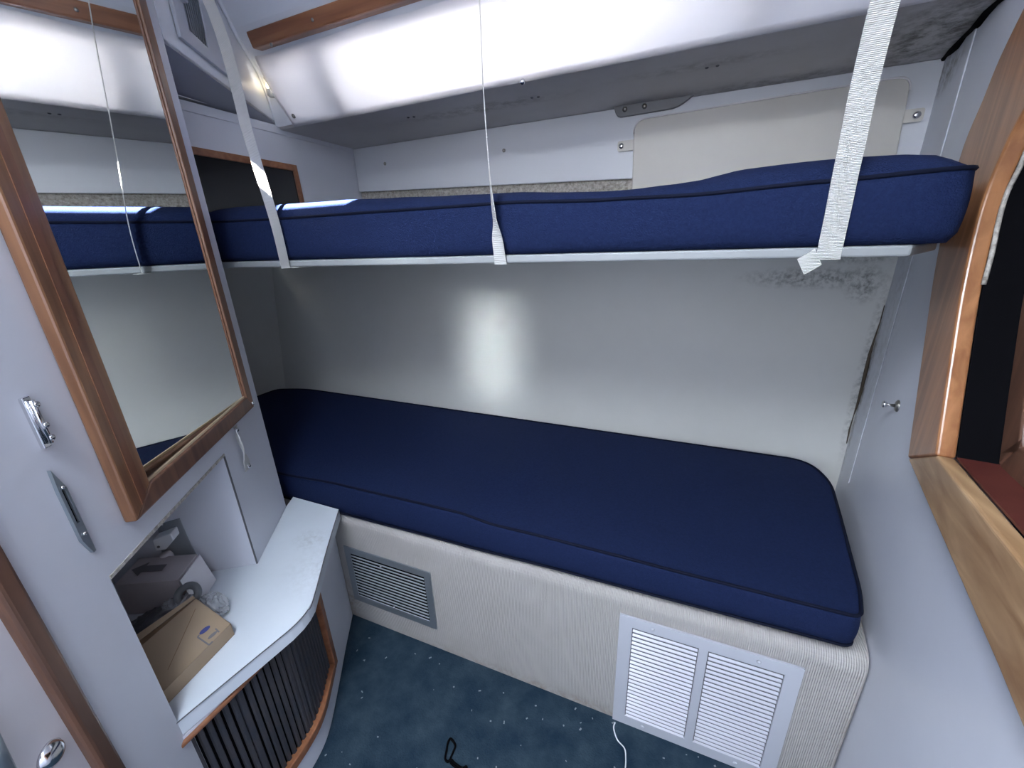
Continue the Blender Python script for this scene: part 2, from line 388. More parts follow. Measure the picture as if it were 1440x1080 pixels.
# door left of the teak trim
bm = bmesh.new(); slab(bm, .285, .439, 0, 1.80, -.004, -.03)
d1 = struct(new('door_1', bm, mat('warm_white_door', (.66, .635, .66), .45, bump=('noise', 70, .1)), bevel=.002))
d1['label'] = 'off-white cabin door with chrome push latch'
bm = bmesh.new(); box(bm, (-.575, -.98, 0), (-.548, -.035, 1.88)); slab(bm, .28, .478, 1.80, 1.88, 0, -.03); struct(new('wall_left_rear', bm, M['wall']))
bm = bmesh.new(); slab(bm, .437, .463, 0, 1.80, .007, -.01)
struct(new('trim_5', bm, M['teakbrown'], bevel=.006, seg=3))
bm = bmesh.new(); slab(bm, .463, .479, 0, 1.88, .0, -.02); struct(new('trim_6', bm, M['wall']))

# right bulkhead with the pass-through opening
fo = [(.488 - .55, .690), (.488, .761), (.880, .797), (.967, .962), (1.047, 1.125), (1.085, 1.284), (1.054, 1.367), (1.023, 1.431), (.93, 1.52), (.78, 1.58), (.40, 1.62), (-.06, 1.60)]
def inset(poly, k):
    n = len(poly); out = []
    for i in range(n):
        a, p, b = V(poly[i - 1]), V(poly[i]), V(poly[(i + 1) % n])
        u = (p - a).normalized(); v = (b - p).normalized()
        nu = V((-u.y, u.x)); nv = V((-v.y, v.x)); m_ = (nu + nv); m_ = m_ / max(m_.dot(nu), .3)
        out.append(p + m_ * k)
    return out
fo2 = [V(p) for p in fo]
fi = inset(fo2, .095)
fi[1] = V((.47, .865)); fi[0] = V((.03, .80)); fi[2] = V((.778, .853)); fi[3] = V((.835, .97)); fi[4] = V((.889, 1.091)); fi[5] = V((.915, 1.20)); fi[6] = V((.90, 1.27)); fi[7] = V((.87, 1.32)); fi[8] = V((.80, 1.40))
outer = [V((-1.6, 0)), V((.2, 0)), V((1.66, 0)), V((1.66, .6)), V((1.66, 1.0)), V((1.66, 1.3)), V((1.66, 1.5)), V((1.66, 1.90)), V((1.2, 1.90)), V((.8, 1.90)), V((.3, 1.90)), V((-1.6, 1.90))]
def smooth(l):
    return l[:2] + [p.to_2d() for p in spline([V((q.x, q.y, 0)) for q in l[2:]], 5)]
fo2, fi, outer = smooth(fo2), smooth(fi), smooth(outer); NI = len(fo2); KS = 2 + 30
outer = [V((min(max(p.x, -1.6), 1.66), min(max(p.y, 0), 1.9))) for p in outer]
mid = [(a + b) / 2 for a, b in zip(fo2, fi)]
bm = bmesh.new(); ringed(bm, [W3(p.x, p.y) for p in outer], [W3(p.x, p.y) for p in mid], WN * .036)
struct(new('wall_right', bm, M['wallright']))
bm = bmesh.new(); obox(bm, W3(1.284, .52, .002), WE * .012, (0, 0, .615), WN * .0015); struct(new('trim_7', bm, M['wallright'], bevel=.001))
bm = bmesh.new(); obox(bm, W3(1.284, 1.155, .003), WE * .012, (0, 0, .385), WN * .0025); struct(new('trim_8', bm, M['wallright'], bevel=.001))

bm = bmesh.new(); dk = [W3(1.08 + .46 * k / 12, 1.537 + .0025 * math.sin(k * 2.1), .003) for k in range(13)]
tube(bm, dk, [.006 + .002 * math.sin(k * 1.7) for k in range(13)], 6); struct(new('trim_10', bm, M['black']))
bm = bmesh.new(); xx_ = wX(ZB) - .004
tube(bm, [(xx_ - .002 * math.sin(k * 1.3), ZB - .003, .58 + .045 * k) for k in range(10)], [.0012, .002, .001, .0035, .005, .0045, .0035, .002, .0012, .001], 6); struct(new('trim_11', bm, mat('brown_sealant_crack', (.06, .045, .03), .8)))
wf = root('window_frame', W3(.7, .8), 'varnished teak frame around the pass-through opening in the right bulkhead', 'window frame')
def strip(name, idx, m_, d, dep, par, o_, i_, bev=.004):
    bm = bmesh.new(); sec = []
    for i in idx:
        sec.append([bm.verts.new(W3(o_[i].x, o_[i].y, d)), bm.verts.new(W3(i_[i].x, i_[i].y, d)), bm.verts.new(W3(i_[i].x, i_[i].y, d - dep)), bm.verts.new(W3(o_[i].x, o_[i].y, d - dep))])
    for a, b in zip(sec, sec[1:]):
        for k in range(4): bm.faces.new((a[k], a[(k + 1) % 4], b[(k + 1) % 4], b[k]))
    bm.faces.new(sec[0][::-1]); bm.faces.new(sec[-1])
    return new(name, bm, m_, par, bevel=bev, seg=3)
strip('stile', range(2, KS + 1), M['teak'], .018, .022, wf, fo2, fi)
strip('top_rail', range(KS, NI), M['teak'], .018, .022, wf, fo2, fi)
strip('bottom_rail', [0, 1, 2], M['teakworn'], .018, .022, wf, fo2, fi)
strip('near_stile', [NI - 1, 0], M['teak'], .018, .022, wf, fo2, fi)
# dark jamb lining and mahogany sill within the bulkhead thickness
fj = [p.copy() for p in fi]
def jamb(name, idx, m_):
    bm = bmesh.new(); a = [[W3(fj[i].x, fj[i].y, -.004), W3(fj[i].x, fj[i].y, -.055)] for i in idx]
    vv = [[bm.verts.new(q) for q in r_] for r_ in a]
    for r0, r1 in zip(vv, vv[1:]): bm.faces.new((r0[0], r0[1], r1[1], r1[0]))
    o = new(name, bm, m_, wf); s = o.modifiers.new('s', 'SOLIDIFY'); s.thickness = .003; s.offset = 1; return o
jamb('jamb_lining', range(2, NI), M['black']); s_ = jamb('sill', [0, 1, 2], M['mahog']); s_['label'] = 'dark red mahogany sill'
f2 = inset(fi, .0); f2i = inset(fi, .045)
strip('inner_stile', range(2, KS + 1), M['teakbrown'], -.045, .03, wf, f2, f2i)
strip('inner_bottom_rail', [0, 1, 2], M['teakbrown'], -.045, .03, wf, f2, f2i)
strip('inner_top_rail', range(KS, NI), M['teakbrown'], -.045, .03, wf, f2, f2i)
# loose pale weatherstrip on the inner edge of the stile
ws = [W3(fi[j].x - .003 - .004 * math.sin(j), fi[j].y, -.004) for j in range(12, 34, 2)]
bm = bmesh.new(); tube(bm, spline(ws, 3), .0030, 6); o = new('weatherstrip', bm, M['cream'], wf, smooth=True); o['label'] = 'peeling pale weatherstrip'
# the next cabin seen through the opening
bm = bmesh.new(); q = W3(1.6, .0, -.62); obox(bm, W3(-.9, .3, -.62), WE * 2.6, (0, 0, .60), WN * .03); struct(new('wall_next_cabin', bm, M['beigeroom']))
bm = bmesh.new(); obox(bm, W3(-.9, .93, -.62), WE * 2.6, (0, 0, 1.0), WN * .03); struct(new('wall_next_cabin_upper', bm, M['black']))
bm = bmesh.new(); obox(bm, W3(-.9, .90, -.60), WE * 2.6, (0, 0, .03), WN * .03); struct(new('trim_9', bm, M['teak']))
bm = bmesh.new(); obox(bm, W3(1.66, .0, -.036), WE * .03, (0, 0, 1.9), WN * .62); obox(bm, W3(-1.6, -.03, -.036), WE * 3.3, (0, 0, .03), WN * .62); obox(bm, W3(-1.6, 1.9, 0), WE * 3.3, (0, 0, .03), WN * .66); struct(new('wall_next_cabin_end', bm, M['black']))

# ------------------------------------------------------------------ upper left locker with beading
LA = V((-1.053, .684, 0)); LB = V((-1.240, 1.085, 0)); LD = (LB - LA).normalized(); LN = V((LD.y, -LD.x, 0))
def L3(u, z, d=0): return LA + LD * u + LN * d + V((0, 0, z))
lk = root('overhead_locker', L3(.2, 1.58), 'white overhead locker with a slatted grille between mirror column and curtain', 'locker')
bm = bmesh.new()
face = [L3(0, 1.594), L3(.444, 1.553), L3(.438, 1.571), L3(.41, 1.629), L3(.383, 1.674), L3(.342, 1.701), L3(.303, 1.727), L3(.282, 1.749), L3(.252, 1.779), L3(.20, 1.815), L3(0.0, 1.872)]
prism(bm, face, -LN * .012); new('front_panel', bm, M['panel'], lk)
bm = bmesh.new(); a = [L3(0, 1.594), L3(.444, 1.553), V((-1.30, 1.085, 1.553)), V((-1.30, .684, 1.56))]
prism(bm, a, (0, 0, .008)); new('bottom_panel', bm, mat('grey_locker_bottom', (.40, .41, .45), .5), lk)
bm = bmesh.new(); bead = [L3(.446, 1.556, .004)] + [V(p) + LN * .005 for p in face[2:10]]
tube(bm, spline(bead, 4), .006, 8); new('beading', bm, M['ceil'], lk, smooth=True)
bm = bmesh.new(); tube(bm, spline([p + V((.010, .0, .016)) for p in bead], 4), .005, 8); new('beading', bm, M['ceil'], lk, smooth=True)
# raised door panel edge on the locker face
lg = root('air_grille', L3(.11, 1.70), 'white air grille with vertical slats high on the overhead locker', 'grille')
g0, g1, gz0, gz1 = .052, .215, 1.605, 1.80
bm = bmesh.new()
def gz(u, z): return L3(u, z - (u - .05) * .06, .002)
oc = [gz(.046, 1.622), gz(.225, 1.612), gz(.225, 1.815), gz(.046, 1.845)]; ic = [gz(.083, 1.652), gz(.146, 1.644), gz(.150, 1.79), gz(.083, 1.80)]
ringed(bm, oc, ic, LN * .008); new('frame', bm, M['whitepaint'], lg, bevel=.002)
bm = bmesh.new(); prism(bm, ic, LN * .001); new('backing', bm, M['black'], lg)
for i in range(9):
    u = .086 + i * .0076
    bm = bmesh.new(); obox(bm, gz(u, 1.648) + LN * .001, LD * .0034, (0, 0, .145), LN * .005); new('slat', bm, M['alu'], lg)
bm = bmesh.new(); obox(bm, gz(.072, 1.70) + LN * .006, LD * .016, (0, 0, .07), LN * .012); new('lever', bm, M['whitepaint'], lg, bevel=.003)

# ------------------------------------------------------------------ side window and curtain
wn = root('window_1', (-.4, 1.10, 1.62), 'side window', 'window'); del wn['label']; del wn['category']; wn['kind'] = 'structure'
gm = bpy.data.materials.new('window_glass'); gm.use_nodes = True
gb = gm.node_tree.nodes['Principled BSDF']; gb.inputs['Transmission Weight'].default_value = 1; gb.inputs['Roughness'].default_value = .02; gb.inputs['Base Color'].default_value = (.95, .97, 1, 1)
bm = bmesh.new()
pA, pB = V((0, 1.108, 1.548)), V((0, 1.052, 1.688))
obox(bm, (-1.16, pA.y, pA.z), (1.56, 0, 0), pB - pA, (0, .004, .002)); new('pane', bm, gm, wn)
bm = bmesh.new()
for x in (-.98, .06):
    obox(bm, (x, pA.y - .006, pA.z), (.05, 0, 0), pB - pA, (0, -.006, -.002))
obox(bm, V((-.425, pA.y - .022, pA.z)) + (pB - pA) * .55, (.016, 0, 0), (pB - pA) * .45, (0, -.004, -.002))
new('mullion', bm, M['greyring'], wn)

def curtain_mesh():
    bm = bmesh.new(); NX, NZ = 140, 14
    rows = []
    for j in range(NZ + 1):
        v = j / NZ
        row = []
        for i in range(NX + 1):
            u = i / NX; x = -1.165 + (.50 + 1.165) * u + (1 - v) * (-.012) * (1 - u)
            y0 = 1.000 + (.085 - .012 * u) * v; z0 = 1.705 + (u * .012) * (1 - v) - .1675 * v
            e_ = v * (1 - v) * 4; fold = .0035 * math.sin(u * 19 + 1.5 * math.sin(v * 3)) * (.2 + e_) + .002 * math.sin(u * 47 + v * 2) * (.3 + e_) + .004 * math.sin(u * 8 - v * 4) * e_
            belly = -.014 * math.sin(math.pi * v)
            n = V((0, .89, .45))
            row.append(bm.verts.new(V((x, y0, z0)) + n * (fold + belly)))
        rows.append(row)
    for j in range(NZ):
        for i in range(NX): bm.faces.new((rows[j][i], rows[j][i + 1], rows[j + 1][i + 1], rows[j + 1][i]))
    return bm
ct = new('curtain', curtain_mesh(), M['curtain'], smooth=True)
sd = ct.modifiers.new('s', 'SOLIDIFY'); sd.thickness = .0012
tag(ct, 'white vinyl curtain stretched over the side window, lit from behind', 'curtain')
bm = bmesh.new()
tube(bm, [(x, 1.083 - .0065 - .0040 * math.sin(0), 1.551) for x in [-1.15 + .055 * i for i in range(30)]], .0009, 5)
new('hem_stitching', bm, M['panel'], ct)
rl = root('curtain_rail', (-.4, .975, 1.71), 'long reddish teak rail holding the top of the window curtain', 'rail')
bm = bmesh.new()
a0 = onY(352, 60, .985); a1 = onY(361, 75, .985)
obox(bm, (-1.135, .966, 1.692), (1.62, 0, .012), (0, .030, .004), (0, -.012, .034)); new('rail', bm, M['teakX'], rl, bevel=.004)
for px, py in ((440, 28), (382, 63)):
    p = onY(px, py, .962); bm = bmesh.new(); lathe(bm, p, (0, -1, -.1), [(0, .0045), (.0025, .004), (.003, .001)], 12); new('screw', bm, M['steel'], rl, smooth=True)
# little lit lamp tucked between the locker beading and the curtain
lp = onY(380, 122, 1.045)
lm = root('reading_lamp', lp, 'small lit lamp glowing in the gap beside the left end of the curtain', 'lamp')
bm = bmesh.new(); lathe(bm, lp + V((0, 0, -.006)), (0, 0, 1), [(0, .004), (.003, .010), (.009, .012), (.014, .010), (.018, .003)], 14); new('bulb', bm, M['bulb'], lm, smooth=True)
bm = bmesh.new(); lathe(bm, lp + V((0, 0, -.026)), (0, 0, 1), [(0, .008), (.004, .013), (.018, .013), (.020, .009)], 14); new('socket', bm, M['vinyl'], lm, smooth=True)
bm = bmesh.new(); lathe(bm, lp + V((0, 0, .014)), (0, 0, 1), [(0, .010), (.006, .014), (.016, .012)], 14); new('cap', bm, M['vinyl'], lm, smooth=True)

# ------------------------------------------------------------------ fasteners
def screw_at(p, n, r=.006, name='screw', m_=None, label=None, group=None, cat='screw'):
    bm = bmesh.new(); lathe(bm, V(p), n, [(0, r), (r * .45, r * .85), (r * .6, r * .45), (r * .3, r * .3)], 14)
    o = new(name, bm, m_ or M['steel'], smooth=True); return tag(o, label, cat, group)
screw_at((-1.094, 1.416, 1.475), (0, -1, 0), .006, label='screw in the white hull board left of the middle strap')
screw_at((-.600, 1.416, 1.468), (0, -1, 0), .006, label='screw in the white hull board just right of the middle strap')
for px, py, lab in ((735, 115, 'snap stud on the curtain hem right of the middle strap'), (414, 163, 'dark snap stud at the lower left corner of the curtain')):
    p = onY(px, py, 1.072); bm = bmesh.new(); lathe(bm, p, (0, -1, -.3), [(-.006, .003), (.0, .0065), (.005, .006), (.008, .003)], 14)
    tag(new('curtain_snap', bm, M['chrome'] if px > 500 else M['steel'], smooth=True), lab, 'snap')
for i, (xy, lab) in enumerate((((574, 165), 'outer dark screw of the pair under the side deck, left of the middle strap'), ((582, 164), 'inner dark screw of the pair under the side deck, left of the middle strap'), ((748, 137), 'left screw of the pair under the side deck behind the curtain snap'), ((757, 136), 'right screw of the pair under the side deck behind the curtain snap'), ((994, 95), 'left screw of the pair under the side deck, left of the wide strap'), ((1009, 92), 'right screw of the pair under the side deck, left of the wide strap'))):
    screw_at(onZ(*xy, 1.54), (0, 0, -1), .004, m_=M['edge'], label=lab)
# deck bracket tab
br = root('deck_bracket', (-.14, 1.41, 1.53), 'grey tab with two screws turned down from the side deck edge', 'bracket')
bm = bmesh.new(); tab = roundpoly([(-.238, 1.541), (-.228, 1.512), (-.06, 1.515), (-.02, 1.541)], [0, .02, .03, 0])
prism(bm, [(p.x, 1.400, p.y) for p in tab], (0, .014, 0)); new('plate', bm, mat('grey_bracket', (.20, .20, .21), .5), br, bevel=.002)
for x in (-.205, -.150):
    bm = bmesh.new(); lathe(bm, (x, 1.400, 1.530), (0, -1, 0), [(0, .007), (.003, .006), (.005, .002)], 12); new('screw', bm, M['steel'], br, smooth=True)

# ------------------------------------------------------------------ white rounded panel on the hull, with snap tabs
pn = root('backrest_panel', (.14, 1.40, 1.25), 'off-white vinyl panel with rounded corners propped against the hull above the upper bunk', 'panel')
po = roundpoly([(-.168, 1.19), (-.176, 1.497), (.447, 1.508), (.462, 1.19)], [0, .035, .03, 0], 8)
bm = bmesh.new(); prism(bm, [(p.x, 1.392, p.y) for p in po], (0, .018, 0)); new('board', bm, M['vinyl'], pn, bevel=.003)
bm = bmesh.new(); pi = [(p.x, 1.391, p.y) for p in inset([V(p) for p in po[::-1]], -.006)] if False else [(p.x, 1.3905, p.y) for p in po]
tube(bm, pi[1:-1], .0022, 6); new('edge_welt', bm, M['cartonw'], pn, smooth=True)
for x0, x1, z, sx in ((-.222, -.165, 1.437, -.211), (.440, .492, 1.428, .478)):
    bm = bmesh.new(); tb = roundpoly([(x0, z - .014), (x1, z - .014), (x1, z + .014), (x0, z + .014)], .006, 4)
    prism(bm, [(p.x, 1.406, p.y) for p in tb], (0, .004, 0)); t_ = new('tab', bm, M['vinyl'], pn)
    bm = bmesh.new(); lathe(bm, (sx, 1.406, z), (0, -1, 0), [(0, .008), (.003, .0078), (.005, .004)], 14); new('snap', bm, M['chrome'], t_, smooth=True)

# dark tinted panel with teak frame on the left end wall
dp = root('cabinet_door', (-1.236, .95, 1.35), 'black tinted panel in a thin teak frame on the end wall above the upper bunk', 'cabinet door')
bm = bmesh.new()
o_ = [(.62, 1.19), (1.135, 1.19), (1.125, 1.443), (.62, 1.443)]; i_ = [(.64, 1.205), (1.118, 1.205), (1.110, 1.424), (.64, 1.424)]
ringed(bm, [(-1.239, *p) for p in o_], [(-1.239, *p) for p in i_], (.010, 0, 0)); new('frame', bm, M['teakdark'] if 0 else M['teakX'], dp, bevel=.001)
bm = bmesh.new(); prism(bm, [(-1.2385, *p) for p in i_], (.004, 0, 0)); new('tinted_panel', bm, M['darkglass'], dp)

# ------------------------------------------------------------------ upper bunk
bm = bmesh.new(); xr = wX(FY) - .002
prism(bm, [(-1.74, FY - .002, 1.138), (.280, FY - .002, 1.138), (.375, .90, 1.138), (wX(1.35) - .004, 1.35, 1.138), (wX(1.35) - .004, 1.426, 1.138), (-1.74, 1.426, 1.138)], (0, 0, .0145))
tag(new('bunk_board', bm, mat('grey_white_board', (.26, .275, .28), .5), bevel=.003), 'pale board carrying the upper blue cushion', 'bunk board')

def zt(z, x, y=.74):
    if not isinstance(z, list): return z
    f = min(1, max(0, (y - .80) / .25)); return interp(x, z) * (1 - f) + f * sum(b for a, b in z) / len(z)
def cushion(name, outline, z0, z1, crown, bulge, m_, wr=0, parent=None, zc=None, sink=None, pip=.0045):
    """box cushion: closed outline (2-D), side walls with a bulge, crowned top"""
    N = len(outline); cen = V((sum(p.x for p in outline) / N, sum(p.y for p in outline) / N))
    bm = bmesh.new(); rings = []
    def top(p, s):
        c = crown(p) if callable(crown) else crown
        f = 1 - s ** 16
        z = zt(z1, p.x, p.y) + c * f
        if wr: z += wr * math.sin(p.x * 7 + 2 * p.y) * math.sin(p.y * 9 + 1.0) * (1 - s ** 4)
        return z
    K = 7
    nrm = []
    for i in range(N):
        t = (outline[(i + 1) % N] - outline[i - 1]); n_ = V((t.y, -t.x)); n_ = n_.normalized() if n_.length > 0 else V((0, 0))
        if n_.dot(outline[i] - cen) < 0: n_ = -n_
        nrm.append(n_)
    for k in range(K + 1):
        f = k / K; b = bulge * math.sin(math.pi * f) - (.006 if k == 0 else 0)
        rings.append([bm.verts.new((p.x + n_.x * b, p.y + n_.y * b, zt(z0, p.x, p.y) + (zt(z1, p.x, p.y) - zt(z0, p.x, p.y)) * f)) for p, n_ in zip(outline, nrm)])
    S = [.985, .965, .94, .9, .85, .78, .7, .6, .5, .4, .3, .2, .1]
    for s in S:
        r_ = []
        for p in outline:
            q = cen + (p - cen) * s
            # keep the rim band an even width along the long outline
            if s > .8:
                k_ = (1 - s) * .42; d_ = (p - cen)
                q = V((p.x - math.copysign(min(k_, abs(d_.x)), d_.x) if abs(d_.x) > .02 else p.x, p.y - math.copysign(min(k_, abs(d_.y)), d_.y))) if True else q
                w2 = (s - .8) / .185; w2 = max(0, min(1, w2)); q = q * w2 + (cen + (p - cen) * s) * (1 - w2)
            r_.append(bm.verts.new((q.x, q.y, top(q, s))))
        rings.append(r_)
    for a, b in zip(rings, rings[1:]):
        for i in range(N): bm.faces.new((a[i], a[(i + 1) % N], b[(i + 1) % N], b[i]))
    c_ = bm.verts.new((cen.x, cen.y, top(cen, 0)))
    for i in range(N): bm.faces.new((rings[-1][i], rings[-1][(i + 1) % N], c_))
    bm.faces.new(rings[0][::-1])
    o = new(name, bm, m_, parent, smooth=True)
    return o
def dens(poly, d=.02):
    out = []; n = len(poly)
    for i in range(n):
        a, b = poly[i], poly[(i + 1) % n]; k = max(1, int((b - a).length / d))
        for j in range(k): out.append(a + (b - a) * (j / k))
    return out
# crest heights over the board as surveyed along the length
crest = [(-1.2, .040), (-.94, .039), (-.75, .037), (-.59, .032), (-.45, .027), (-.35, .024), (-.21, .020), (-.11, .019), (-.02, .024), (.02, .028), (.07, .036), (.17, .036), (.29, .033), (.326, .023), (.36, .010)]
UZ = [(-1.2, 1.251), (-.8, 1.246), (-.33, 1.2435), (-.12, 1.236), (0, 1.234), (.17, 1.239), (.32, 1.243)]
LZ = [(-1.85, .512), (-1.12, .513), (-.86, .526), (-.48, .530), (-.37, .5185), (-.24, .5195), (-.09, .518), (.06, .515), (.35, .514)]
LB0 = [(-1.85, .418), (-.88, .418), (-.49, .423), (-.18, .430), (.35, .436)]
up = dens(roundpoly([(-1.222, FY + .004), (.328, FY + .004), (.400, 1.20), (.43, 1.36), (-1.222, 1.39)], [.02, .03, .05, .05, .04], 4))
uc = root('upper_cushion', (-.45, 1.06, 1.153), 'blue upholstered cushion lying on the upper bunk, fluffed up at its right end', 'cushion')
cushion('cover', up, 1.1535, UZ, lambda p: interp(p.x, crest), .004, M['navy'], parent=uc)
bm = bmesh.new(); tube(bm, [(p.x, p.y, zt(UZ, p.x, p.y)) for p in up], .0032, 6, closed=True); new('piping', bm, M['navyseam'], uc, smooth=True)

# ------------------------------------------------------------------ lower bunk
lb = root('bunk_platform', (-.3, .9, 0), 'built-in lower bunk platform covered in off-white ribbed carpet liner', 'bunk')
bm = bmesh.new()
pr = [(FY, .002), (FY, .385)] + [(FY + .03 - .03 * math.cos(a), .385 + .03 * math.sin(a)) for a in [math.pi / 2 * k / 6 for k in range(1, 7)]] + [(1.352, .415), (1.352, .002)]
xl = -1.84
A_ = [bm.verts.new((xl, y, z)) for y, z in pr]; B_ = [bm.verts.new((wX(y) - .003, y, z)) for y, z in pr]
n = len(pr)
for i in range(n): bm.faces.new((A_[i], A_[(i + 1) % n], B_[(i + 1) % n], B_[i]))
bm.faces.new(A_); bm.faces.new(B_[::-1])
new('carpeted_box', bm, M['liner'], lb)
lo = dens(roundpoly([(-1.845, FY + .003), (.356, FY + .003), (.374, .80), (.432, 1.22), (.40, 1.325), (-1.70, 1.350), (-1.84, 1.30)], [.02, .018, .06, .10, .08, .08, .03], 5))
lc = root('lower_cushion', (-.7, 1.05, .415), 'large navy blue cushion covering the lower bunk', 'cushion')
cushion('cover', lo, LB0, LZ, .003, .004, M['navy'], wr=.0025, parent=lc)
bm = bmesh.new(); tube(bm, [(p.x, p.y, zt(LZ, p.x, p.y)) for p in lo], .0035, 6, closed=True); new('piping', bm, M['navyseam'], lc, smooth=True)
bm = bmesh.new(); tube(bm, [(p.x, p.y, zt(LB0, p.x, p.y) + .004) for p in lo], .0030, 6, closed=True); new('piping', bm, M['navyseam'], lc, smooth=True)
# cushion rests on the base
for o in list(lc.children):
    pass

# ------------------------------------------------------------------ grilles on the base
def vent(rootname, x0, x1, z0, z1, cols, nsl, fr, m_, label, dark, inset_=.004, screws=(), mid_=.0, cov=(.28, .98, .80), th_=.009, blade=None):
    r_ = root(rootname, ((x0 + x1) / 2, FY, z0), label, 'vent grille')
    yf = FY - th_
    bm = bmesh.new()
    W_ = (x1 - x0 - 2 * fr - (cols - 1) * mid_) / cols
    box(bm, (x0, yf, z0), (x1, FY - .001, z0 + fr)); box(bm, (x0, yf, z1 - fr), (x1, FY - .001, z1))
    box(bm, (x0, yf, z0 + fr), (x0 + fr, FY - .001, z1 - fr)); box(bm, (x1 - fr, yf, z0 + fr), (x1, FY - .001, z1 - fr))
    for c in range(1, cols):
        xx = x0 + fr + c * W_ + (c - 1) * mid_; box(bm, (xx, yf, z0 + fr), (xx + mid_, FY - .001, z1 - fr))
    bmesh.ops.remove_doubles(bm, verts=bm.verts, dist=1e-6)
    new('frame', bm, m_, r_)
    bm = bmesh.new(); box(bm, (x0 + fr * .6, FY - .0025, z0 + fr * .6), (x1 - fr * .6, FY - .0005, z1 - fr * .6)); new('backing', bm, dark, r_)
    hh = (z1 - z0 - 2 * fr) / nsl
    for c in range(cols):
        xx = x0 + fr + c * (W_ + mid_)
        for k in range(nsl):
            z = z0 + fr + k * hh
            bm = bmesh.new()
            # a pressed louvre blade leaning outward at its lower edge
            prism(bm, [(xx + .002, yf - .001, z + hh * .10), (xx + .002, yf - .001, z + hh * cov[0]), (xx + .002, FY - .003, z + hh * cov[1]), (xx + .002, FY - .003, z + hh * cov[2])], (W_ - .004, 0, 0))
            new('slat', bm, blade or m_, r_)
    for sx_, sz_ in screws:
        bm = bmesh.new(); lathe(bm, (sx_, yf, sz_), (0, -1, 0), [(0, .0045), (.002, .004), (.003, .0015)], 12); new('screw', bm, M['whitepaint'] if m_ == M['whitepaint'] else M['chrome'], r_, smooth=True)
    return r_
vent('air_grille', -.061, .295, -.0 + .003, .362, 2, 24, .029, M['whitepaint'], 'large white enamelled return air grille with two columns of louvres', mat('grille_shadow', (.12, .12, .13), .7), mid_=.018, cov=(.26, .48, .30), th_=.006,
     screws=((.012, .347), (.218, .347), (.012, .018), (.218, .018)))
vent('air_grille', -.900, -.583, .086, .302, 1, 14, .022, M['alu'], 'small grey aluminium louvred grille at the left end of the bunk front', M['black'], cov=(.30, .40, .16), th_=.0045, blade=M['blade'],
     screws=((-.76, .268), (-.735, .115)))
# thin white cord hanging from the large grille
bm = bmesh.new()
cp = [onY(865, 1016, FY - .012), onZ(863, 1024, .004), onZ(868, 1040, .004), onZ(878, 1052, .004), onZ(880, 1066, .004), onZ(879, 1085, .004), onZ(874, 1120, .004)]
tube(bm, spline(cp, 6), .0016, 6); tag(new('cord', bm, M['plastic'], smooth=True), 'thin white cord trailing from the large white grille onto the carpet', 'cord')
# black cord loop on the carpet
bm = bmesh.new()
q = [(640, 1100), (648, 1085), (640, 1078), (633, 1070), (637, 1058), (640, 1048), (634, 1039), (630, 1044), (628, 1055), (626, 1067), (630, 1071), (634, 1068), (640, 1074), (650, 1080), (656, 1078), (652, 1090)]
tube(bm, spline([onZ(a, b, .004 + .001 * (i % 3)) for i, (a, b) in enumerate(q)], 5), .0028, 6)
tag(new('cord', bm, M['black'], smooth=True), 'black cord loop lying on the blue carpet', 'cord')
# lint on the carpet
bm = bmesh.new()
for i in range(150):
    x, y = random.uniform(-.9, .25), random.uniform(.1, .72); s = random.uniform(.0006, .0016)
    if random.random() < .06: s *= 2.2
    a = random.uniform(0, 3.14); u = V((math.cos(a), math.sin(a), 0)) * s * random.uniform(1, 2.6); v_ = V((-math.sin(a), math.cos(a), 0)) * s
    prism(bm, [V((x, y, .0008)) - u - v_, V((x, y, .0008)) + u - v_, V((x, y, .0008)) + u + v_, V((x, y, .0008)) - u + v_], (0, 0, .0012))
o = tag(new('carpet_lint', bm, M['lint']), 'pale crumbs and lint scattered over the blue carpet', 'lint'); o['kind'] = 'stuff'

# ------------------------------------------------------------------ corner cabinet with tambour front, countertop
c0 = V((-.895, .741)); 
ctop = [V(onZ(251, 1014, .44).to_2d()), V(onZ(310, 965, .44).to_2d()), V(onZ(375, 911, .44).to_2d())]
edge_pts = [(-.712, .155), (-.709, .192), (-.700, .255), (-.686, .345), (-.680, .385), (-.680, .412), (-.684, .432), (-.693, .454), (-.793, .592), (-.887, .728)]
inner_pts = [(-1.00, .728), (-1.028, .650)]   # against the bulkhead and into the niche
def pn2(t, d): p = P3(t, 0, d); return (p.x, p.y)
top_poly = edge_pts + [(-1.076, .728)] + [pn2(1.164, .0008), pn2(.925, .0008), pn2(.925, -.298), pn2(.563, -.298), pn2(.563, .0008)]
bm = bmesh.new(); prism(bm, [(x, y, .408) for x, y in top_poly], (0, 0, .032))
tag(new('countertop', bm, M['counter'], bevel=.001), 'white laminate countertop with rounded corner below the mirror', 'countertop')
ct_o = bpy.data.objects['countertop']
bm = bmesh.new(); e3 = [V((x, y, .4395)) for x, y in edge_pts]; tube(bm, spline([p + V((.0006, -.0004, 0)) for p in e3], 4), .0012, 5); new('dark_edge_line', bm, M['edge'], ct_o)

cab = root('corner_cabinet', (-.80, .45, 0), 'white low cabinet with teak framed dark tambour front under the counter', 'cabinet')
path = spline([(-.928, .7285, 0), (-.87, .640, 0), (-.817, .563, 0), (-.764, .485, 0), (-.738, .444, 0), (-.720, .405, 0), (-.710, .355, 0), (-.706, .28, 0), (-.708, .167, 0)], 6)
